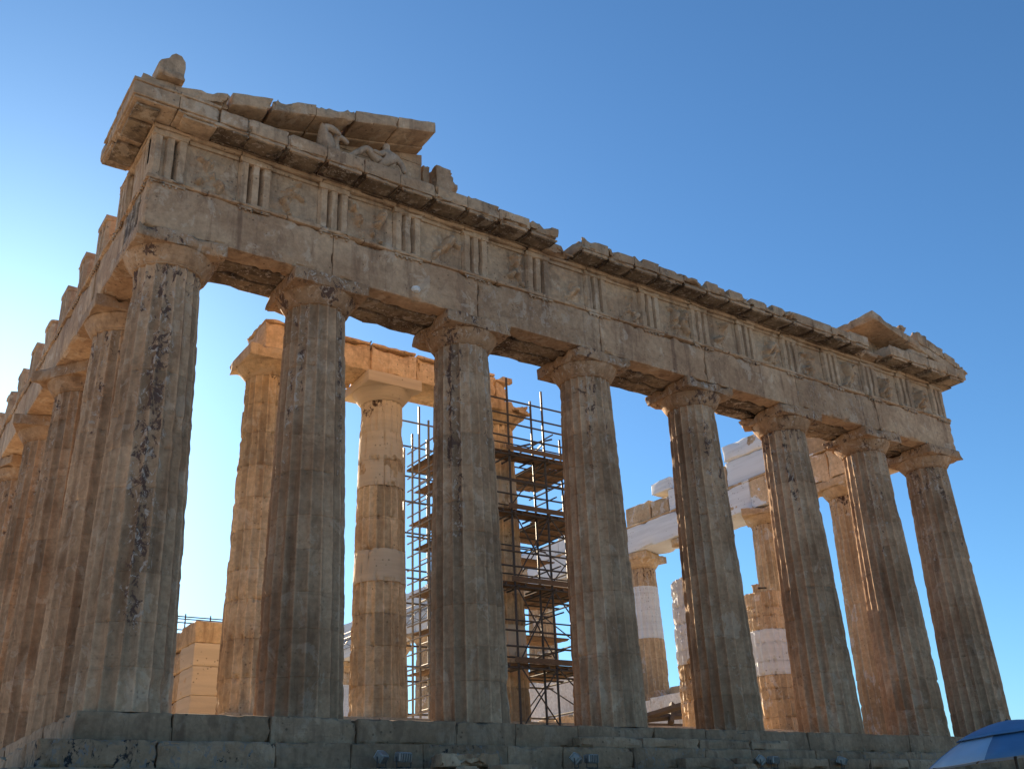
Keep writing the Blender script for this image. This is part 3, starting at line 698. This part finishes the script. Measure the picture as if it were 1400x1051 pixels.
for p0, p1 in (((4.9, 16, 5.26), (9, 16, 5.26)), ((4.9, 16, 5.05), (9, 16, 5.05)), ((4.9, 16, 4.8), (9, 16, 4.8)), ((5.0, 17.5, 5.5), (9, 17.5, 5.5))):
    mb = MB(); tube(mb, p0, p1, .022, 6); mb.build('rail', M_steel, rs)
for x in (5.15, 5.9, 6.7, 7.6, 8.6):
    mb = MB(); tube(mb, (x, 16, .7), (x, 16, 5.36), .024, 6); mb.build('post', M_steel, rs)
for k, (x, y, s, lab) in enumerate(((9.65, 13.2, 1.0, 'lowest rough orange block of the pile left of the porch column with smooth drums'), )):
    pass
pile = [(9.5, 13.0, .70, 1.15, .9), (9.65, 13.1, 1.62, 1.0, .8), (9.45, 13.05, 2.44, .9, .9)]
pl_lab = ['lowest orange block of the heap between the second front column and the porch column behind', 'middle orange block of the heap between the second front column and the porch column behind', 'topmost orange block of the heap between the second front column and the porch column behind']
for k, (x, y, z, s, hh) in enumerate(pile):
    mb = MB(); rock_box(mb, -s/2-.3, -.5, 0, s/2+.3, .5, hh, .15, .14, .15, 1540+k, .03); o = mb.build('stone_block', M_gold, None, 40); o.location = (x, y, z+.005*k); o.rotation_euler = (0, 0, .2*k-.1); tag(o, pl_lab[k], 'stone block', 'heap of orange blocks')
nw = thing('white_wall', 'low new white marble wall with a sloping top line between front columns', 'wall', (0, 0, 0))
for k, (ya, yb, zt, fr) in enumerate(((9.5, 11.6, 2.9, .0), (11.61, 13.5, 2.88, .0), (13.51, 16.2, 2.8, .0), (16.21, 18.6, 4.5, .15), (18.61, 22.5, 4.6, 0.1), (22.51, 27, 4.8, .0), (27.01, 36, 4.6, .1))):
    mb = MB(); rock_box(mb, 26.0, ya, .702, 27.1, yb-.01, zt, .3, .03, .08, 1560+k, .006, fresh=fr); mb.build('wall_block', M_white, nw, 40)
mb = MB(); rock_box(mb, 24.6, 16.4, .702, 25.7, 21.5, 2.6, .25, .12, .15, 1580, .03); tag(mb.build('stone_block', M_gold, None, 40), 'long low orange block lying before the white wall behind the scaffolding', 'stone block')
mb = MB(); rock_box(mb, 27.3, 12.0, .0, 28.4, 15.2, 3.4, .25, .3, .3, 1581, .05); tag(mb.build('stone_block', M_north, None, 40), 'rough tan block standing between the white wall and the far white-topped column', 'stone block')
bp_ = [((20.9, 8.4, 1.30), (23.4, 8.8, 1.55)), ((20.9, 8.5, 1.34), (23.3, 8.2, 1.95)), ((22.2, 8.3, 1.2), (23.2, 9.2, 2.0)), ((20.6, 8.3, 1.05), (23.2, 8.5, 1.1)), ((20.8, 9.4, 1.2), (23.6, 8.9, 1.75))]
blab = ['longest dark beam at the bottom of the timber heap before the white wall', 'tilted dark beam rising over the timber heap before the white wall', 'short dark beam propped against the white marble stump', 'dark beam lying in front of the timber heap before the white wall', 'dark crosswise beam on top of the timber heap before the white wall']
for k, (a, b) in enumerate(bp_):
    mb = MB(); tube(mb, a, b, .12, 4); tag(mb.build('timber_beam', M_beam), blab[k], 'beam', 'dark timber heap')
mb = MB(); tube(mb, (20.85, 8.5, .7), (20.85, 8.5, 2.1), .04, 6); tag(mb.build('steel_post', M_black), 'short dark upright post beside the timber heap at the foot of a front column', 'post')

# ------------------------------------------------------------ scaffolding
sf = thing('scaffolding', 'tube scaffolding with wooden platforms around the porch column with the broken capital', 'scaffolding', (0, 0, 0))
def T(name, a, b, r=.034, mat=M_steel): mb = MB(); tube(mb, a, b, r, 8); return mb.build(name, mat, sf)
SX = [10.8, 12.78, 14.15, 16.05]; SY = [4.3, 5.9, 7.5]
tops = {(10.8, 4.3): 10.2, (12.78, 4.3): 11.2, (14.15, 4.3): 11.0, (16.05, 4.3): 11.3, (10.8, 5.9): 9.9, (10.8, 6.5): 10.6, (10.8, 6.95): 9.8, (16.05, 5.9): 10.2, (16.05, 7.5): 10.4, (12.78, 7.5): 9.6, (14.4, 7.5): 9.9, (14.02, 4.75): 10.8, (10.8, 7.5): 9.5}
for (x, y), zt in tops.items():
    T('standard', (x, y, .36 if y < 5.1 else .70), (x, y, zt), .036, M_steel2 if x < 11 else M_steel)  # left tower tubes paler: stronger light there is put into the colour
LV = [2.15, 4.5, 6.75, 8.65]
zr = []
for L in LV: zr += [L-.1, L+.95, L+.5]
rails = sorted(zr+[9.9, 10.4])
for z in rails:
    T('front_rail', (10.3 if z > 8 else 10.6, 4.26, z), (16.4, 4.26, z), .03)
for z in [1.1, 2.05, 3.1, 4.4, 5.45, 6.65, 7.7, 8.55, 9.6]:
    T('back_rail', (10.3, 7.54, z), (16.4, 7.54, z), .03)
    T('side_rail', (16.09, 3.9, z+.05), (16.09, 7.9, z+.05), .03)
for z in np.arange(1.0, 9.6, .43):
    T('side_rail', (10.76, 4.0, z), (10.76, 7.2, z), .024, M_steel2)
for z in np.arange(1.2, 9.6, .65):
    T('side_rail', (11.35, 4.0, z), (11.35, 7.4, z), .024, M_steel2)
T('standard', (11.35, 6.95, .7), (11.35, 6.95, 9.7), .034, M_steel2)
for z in (2.3, 4.9, 6.2, 7.3, 8.3, 10.0): T('outrigger', (9.6 if z > 9 else 10.35, 6.5, z), (11.6, 6.5, z), .03, M_steel2)
T('brace', (14.15, 4.3, 9.2), (16.05, 7.5, 10.2)); T('brace', (12.9, 4.35, 8.8), (16.1, 6.4, 10.4)); T('brace', (12.78, 4.34, 6.9), (14.15, 4.34, 8.6), .02); T('brace', (14.15, 4.34, 4.6), (16.05, 4.34, 6.7), .02)
for za, zb_ in ((.4, 2.1), (2.2, 4.4), (4.6, 6.7)):
    T('brace', (12.78, 4.22, za), (14.15, 4.22, zb_), .022); T('brace', (14.15, 4.22, za), (12.78, 4.22, zb_), .022)
    T('brace', (14.15, 4.24, zb_), (16.05, 4.24, za), .022); T('brace', (16.12, 4.3, za), (16.12, 7.5, zb_), .022)
    T('brace', (14.4, 7.52, za), (16.05, 7.52, zb_), .022)
for (x, y) in ((12.78, 5.0), (14.15, 5.0)):
    for z in (2.05, 4.4, 6.65, 8.55): T('transom', (x, 4.1, z), (x, 7.7, z), .03)
rp = random.Random(3)
for L in LV:
    for x in np.linspace(11.0, 15.9, 8): T('joist', (x, 4.2, L-.05), (x, 5.2, L-.05), .032)
    for y in (5.5, 6.1, 6.7): T('joist', (14.2, y, L-.0), (16.2, y, L-.0), .032)
for z in (2.5, 3.6, 5.0, 5.9, 7.2, 8.1, 9.3): T('inner_rail', (12.5, 5.1, z), (16.3, 5.1, z), .024); T('side_rail', (14.3, 4.0, z+.1), (14.3, 7.8, z+.1), .024)
def deck(x0, x1, y0, y1, z, along='x'):
    mb = MB(); n = max(1, int(round((y1-y0 if along == 'x' else x1-x0)/.24)))
    for k in range(n):
        dz = rp.uniform(0, .012); e_ = rp.uniform(-.12, .12); tn = rp.uniform(-.35, .3)
        if along == 'x': a = y0+(y1-y0)*k/n; rock_box(mb, x0+e_, a+.006, z+dz, x1+e_, a+(y1-y0)/n-.006, z+.045+dz, 1.2, .004, .02, k, .002, tone=tn)
        else: a = x0+(x1-x0)*k/n; rock_box(mb, a+.006, y0+e_, z+dz, a+(x1-x0)/n-.006, y1+e_, z+.045+dz, 1.2, .004, .02, k, .002, tone=tn)
    mb.build('platform', M_wood, sf)
for L in LV:
    deck(10.8, 16.0, 4.30, 5.05, L); deck(14.3, 16.05, 5.1, 7.5, L+.05, 'y'); deck(10.8, 12.3, 5.1, 7.3, L, 'y')
    deck(12.3, 14.3, 6.7, 7.5, L-.02)
    mb = MB(); rock_box(mb, 12.6, 4.19, L+.02, 16.2, 4.215, L+.20, 1, .004, .02, 7, .002, tone=-.1); mb.build('toe_board', M_wood, sf)
deck(12.3, 14.3, 7.0, 7.6, 7.9); deck(14.3, 16.0, 6.6, 7.6, 6.0); deck(10.8, 11.8, 5.6, 7.0, 7.75, 'y'); deck(10.8, 11.6, 5.6, 7.0, 5.9, 'y'); deck(10.8, 11.9, 5.6, 7.0, 3.3, 'y')
deck(14.2, 16.2, 6.2, 7.6, 3.4)

# ------------------------------------------------------------ small things in front
def floodlight(x, y, z, rz, tilt, wd, label):
    t = thing('floodlight', label, 'floodlight', (x, y, z), rz, 'floodlights on the steps'); t.scale = (.8, .8, .8)
    c, s = math.cos(tilt), math.sin(tilt)
    def fn(Q): Q = Q-np.array([0, 0, .26]); return np.stack([Q[:, 0], Q[:, 1]*c-Q[:, 2]*s, Q[:, 1]*s+Q[:, 2]*c], 1)+np.array([0, 0, .26])
    mb = MB(); rock_box(mb, -wd/2, -.10, .14, wd/2, .12, .38, .1, .0, .03, 1, 0, fn=fn, bev=.02)
    for k in range(5): rock_box(mb, -wd/2+.03+k*(wd-.08)/4.4, -.14, .16, -wd/2+.045+k*(wd-.08)/4.4, -.10, .36, .2, 0, .02, 1, 0, fn=fn, bev=.002)
    h = mb.build('housing', M_lamp, t)
    mb = MB(); rock_box(mb, -wd/2+.03, .122, .16, wd/2-.03, .135, .36, .2, 0, .02, 1, 0, fn=fn, bev=.002); mb.build('glass', M_glass, h)
    mb = MB()
    for sx in (-1, 1): tube(mb, (sx*(wd/2+.02), 0, .02), (sx*(wd/2+.02), 0, .27), .014, 6)
    tube(mb, (-wd/2-.02, 0, .02), (wd/2+.02, 0, .02), .016, 6); tube(mb, (0, 0, 0), (0, 0, .03), .06, 10); mb.build('bracket', M_black, t)
for a in ((5.55, -1.18, -1.073, .4, .7, .30, 'tilted floodlight on the steps below the left of the scaffolded bay'), (6.02, -1.22, -1.073, .2, .15, .42, 'flat broad floodlight beside the leftmost tilted floodlight'),
          (10.35, -1.22, -1.073, .6, .8, .30, 'tilted narrow floodlight on the steps beside a box floodlight, mid frame'), (10.82, -1.18, -1.073, .2, .05, .42, 'box floodlight on the steps in the middle, right of a tilted one'),
          (16.25, -1.22, -1.073, .6, .8, .34, 'tilted floodlight of the pair below the patched stump'), (16.75, -1.18, -1.073, .3, .05, .44, 'box floodlight of the pair below the patched stump'), (19.4, -1.20, -1.073, .5, .4, .46, 'floodlight farthest right on the steps, nearest the blue umbrella')): floodlight(*a)
floodlight(4.15, 3.4, .0, 2.6, .5, .40, 'pale floodlight standing at the foot of the golden porch column')
mbs = [((7.35, -1.36, -1.072), (1.35, .5, .26), 'flat broken slab lying on the lower step below the third front column', 0), ((7.15, -1.75, -1.80), (.45, .35, .72), 'small rounded stone in front of the flat broken slab', .3), ((8.15, -1.95, -1.80), (1.0, .4, .74), 'larger rough stone right of the small rounded stone', .1), ((15.1, -1.7, -1.8), (.6, .4, .8), 'rough pointed stone standing against the lower steps at mid right', .2)]
for k, (p, d, lb, rz) in enumerate(mbs):
    mb = MB(); rock_box(mb, -d[0]/2, -d[1]/2, 0, d[0]/2, d[1]/2, d[2], .08, .12, .14, 1600+k, .03, freq=2.6, tone=.3); o = mb.build('loose_stone', M_step, None, 40); o.location = p; o.rotation_euler = (0, 0, rz); tag(o, lb, 'stone')
# umbrella
def ray_(u, v): return _f+_r*(u-700)/FPX-_u*(v-525.5)/FPX
uc = CAM+ray_(1388, 1034)*7.9
um = thing('umbrella', 'blue sun umbrella with a vented double top and one silver panel at lower right', 'umbrella', (uc[0], uc[1], -4.1))
def canopy(r, z, h, n=8, a0=.2, seg=7, sag=.05):
    P = []; F = []
    rings = np.linspace(.02, 1, seg)
    th = np.linspace(0, 2*math.pi, n*4, endpoint=False)+a0
    ph = ((np.arange(n*4) % 4)/4.)
    for q in rings:
        rr_ = r*q*(1-.045*np.sin(math.pi*ph)*q)
        P.append(np.stack([rr_*np.cos(th), rr_*np.sin(th), z+h*(1-q**1.7)-sag*np.sin(math.pi*ph)*q*.5*h], 1))
    P = np.concatenate(P); m = n*4
    for i in range(seg-1):
        for j in range(m): F.append([i*m+j, i*m+(j+1) % m, (i+1)*m+(j+1) % m, (i+1)*m+j])
    return P, F
URIM = uc[2]+4.1
def lean(P): P = P.copy(); P[:, 2] += .085*(P[:, 0]*.815-P[:, 1]*.58); return P
P_, F_ = canopy(.69, URIM, .255, a0=-.56); P_ = lean(P_)
def panel(faces, sel, m=32): return [f for f in faces if (((f[0] % m)//4) in sel)]
SIL = {4}
for nm, sel, mat in (('canopy', set(range(8))-SIL, M_blue), ('silver_panel', SIL, M_paleblue)):
    fs = panel(F_, sel); ids = sorted({i for f in fs for i in f}); mp_ = {v: k for k, v in enumerate(ids)}
    mb = MB(); mb.add(P_[ids], [[mp_[i] for i in f] for f in fs]); o = mb.build(nm, mat, um, 60); o.modifiers.new('solid', 'SOLIDIFY').thickness = .004
P2, F2 = canopy(.42, URIM+.168, .10, a0=-.56); P2 = lean(P2)
mb = MB(); mb.add(P2, F2); o = mb.build('vent_top', M_blue, um, 60); o.modifiers.new('solid', 'SOLIDIFY').thickness = .004
mb = MB(); tube(mb, (0, 0, 0.02), (0, 0, URIM+.28), .013); mb.build('pole', M_black, um)
mb = MB(); tube(mb, (0, 0, -.2), (0, 0, .12), .2, 16, .16); mb.build('foot', M_black, um)
for k in range(8):
    a = -.56+k*math.pi/4; q = lean(np.array([[.66*math.cos(a), .66*math.sin(a), URIM]]))[0]; mb = MB(); tube(mb, (0, 0, URIM+.23), q, .006, 5); mb.build('rib', M_black, um)
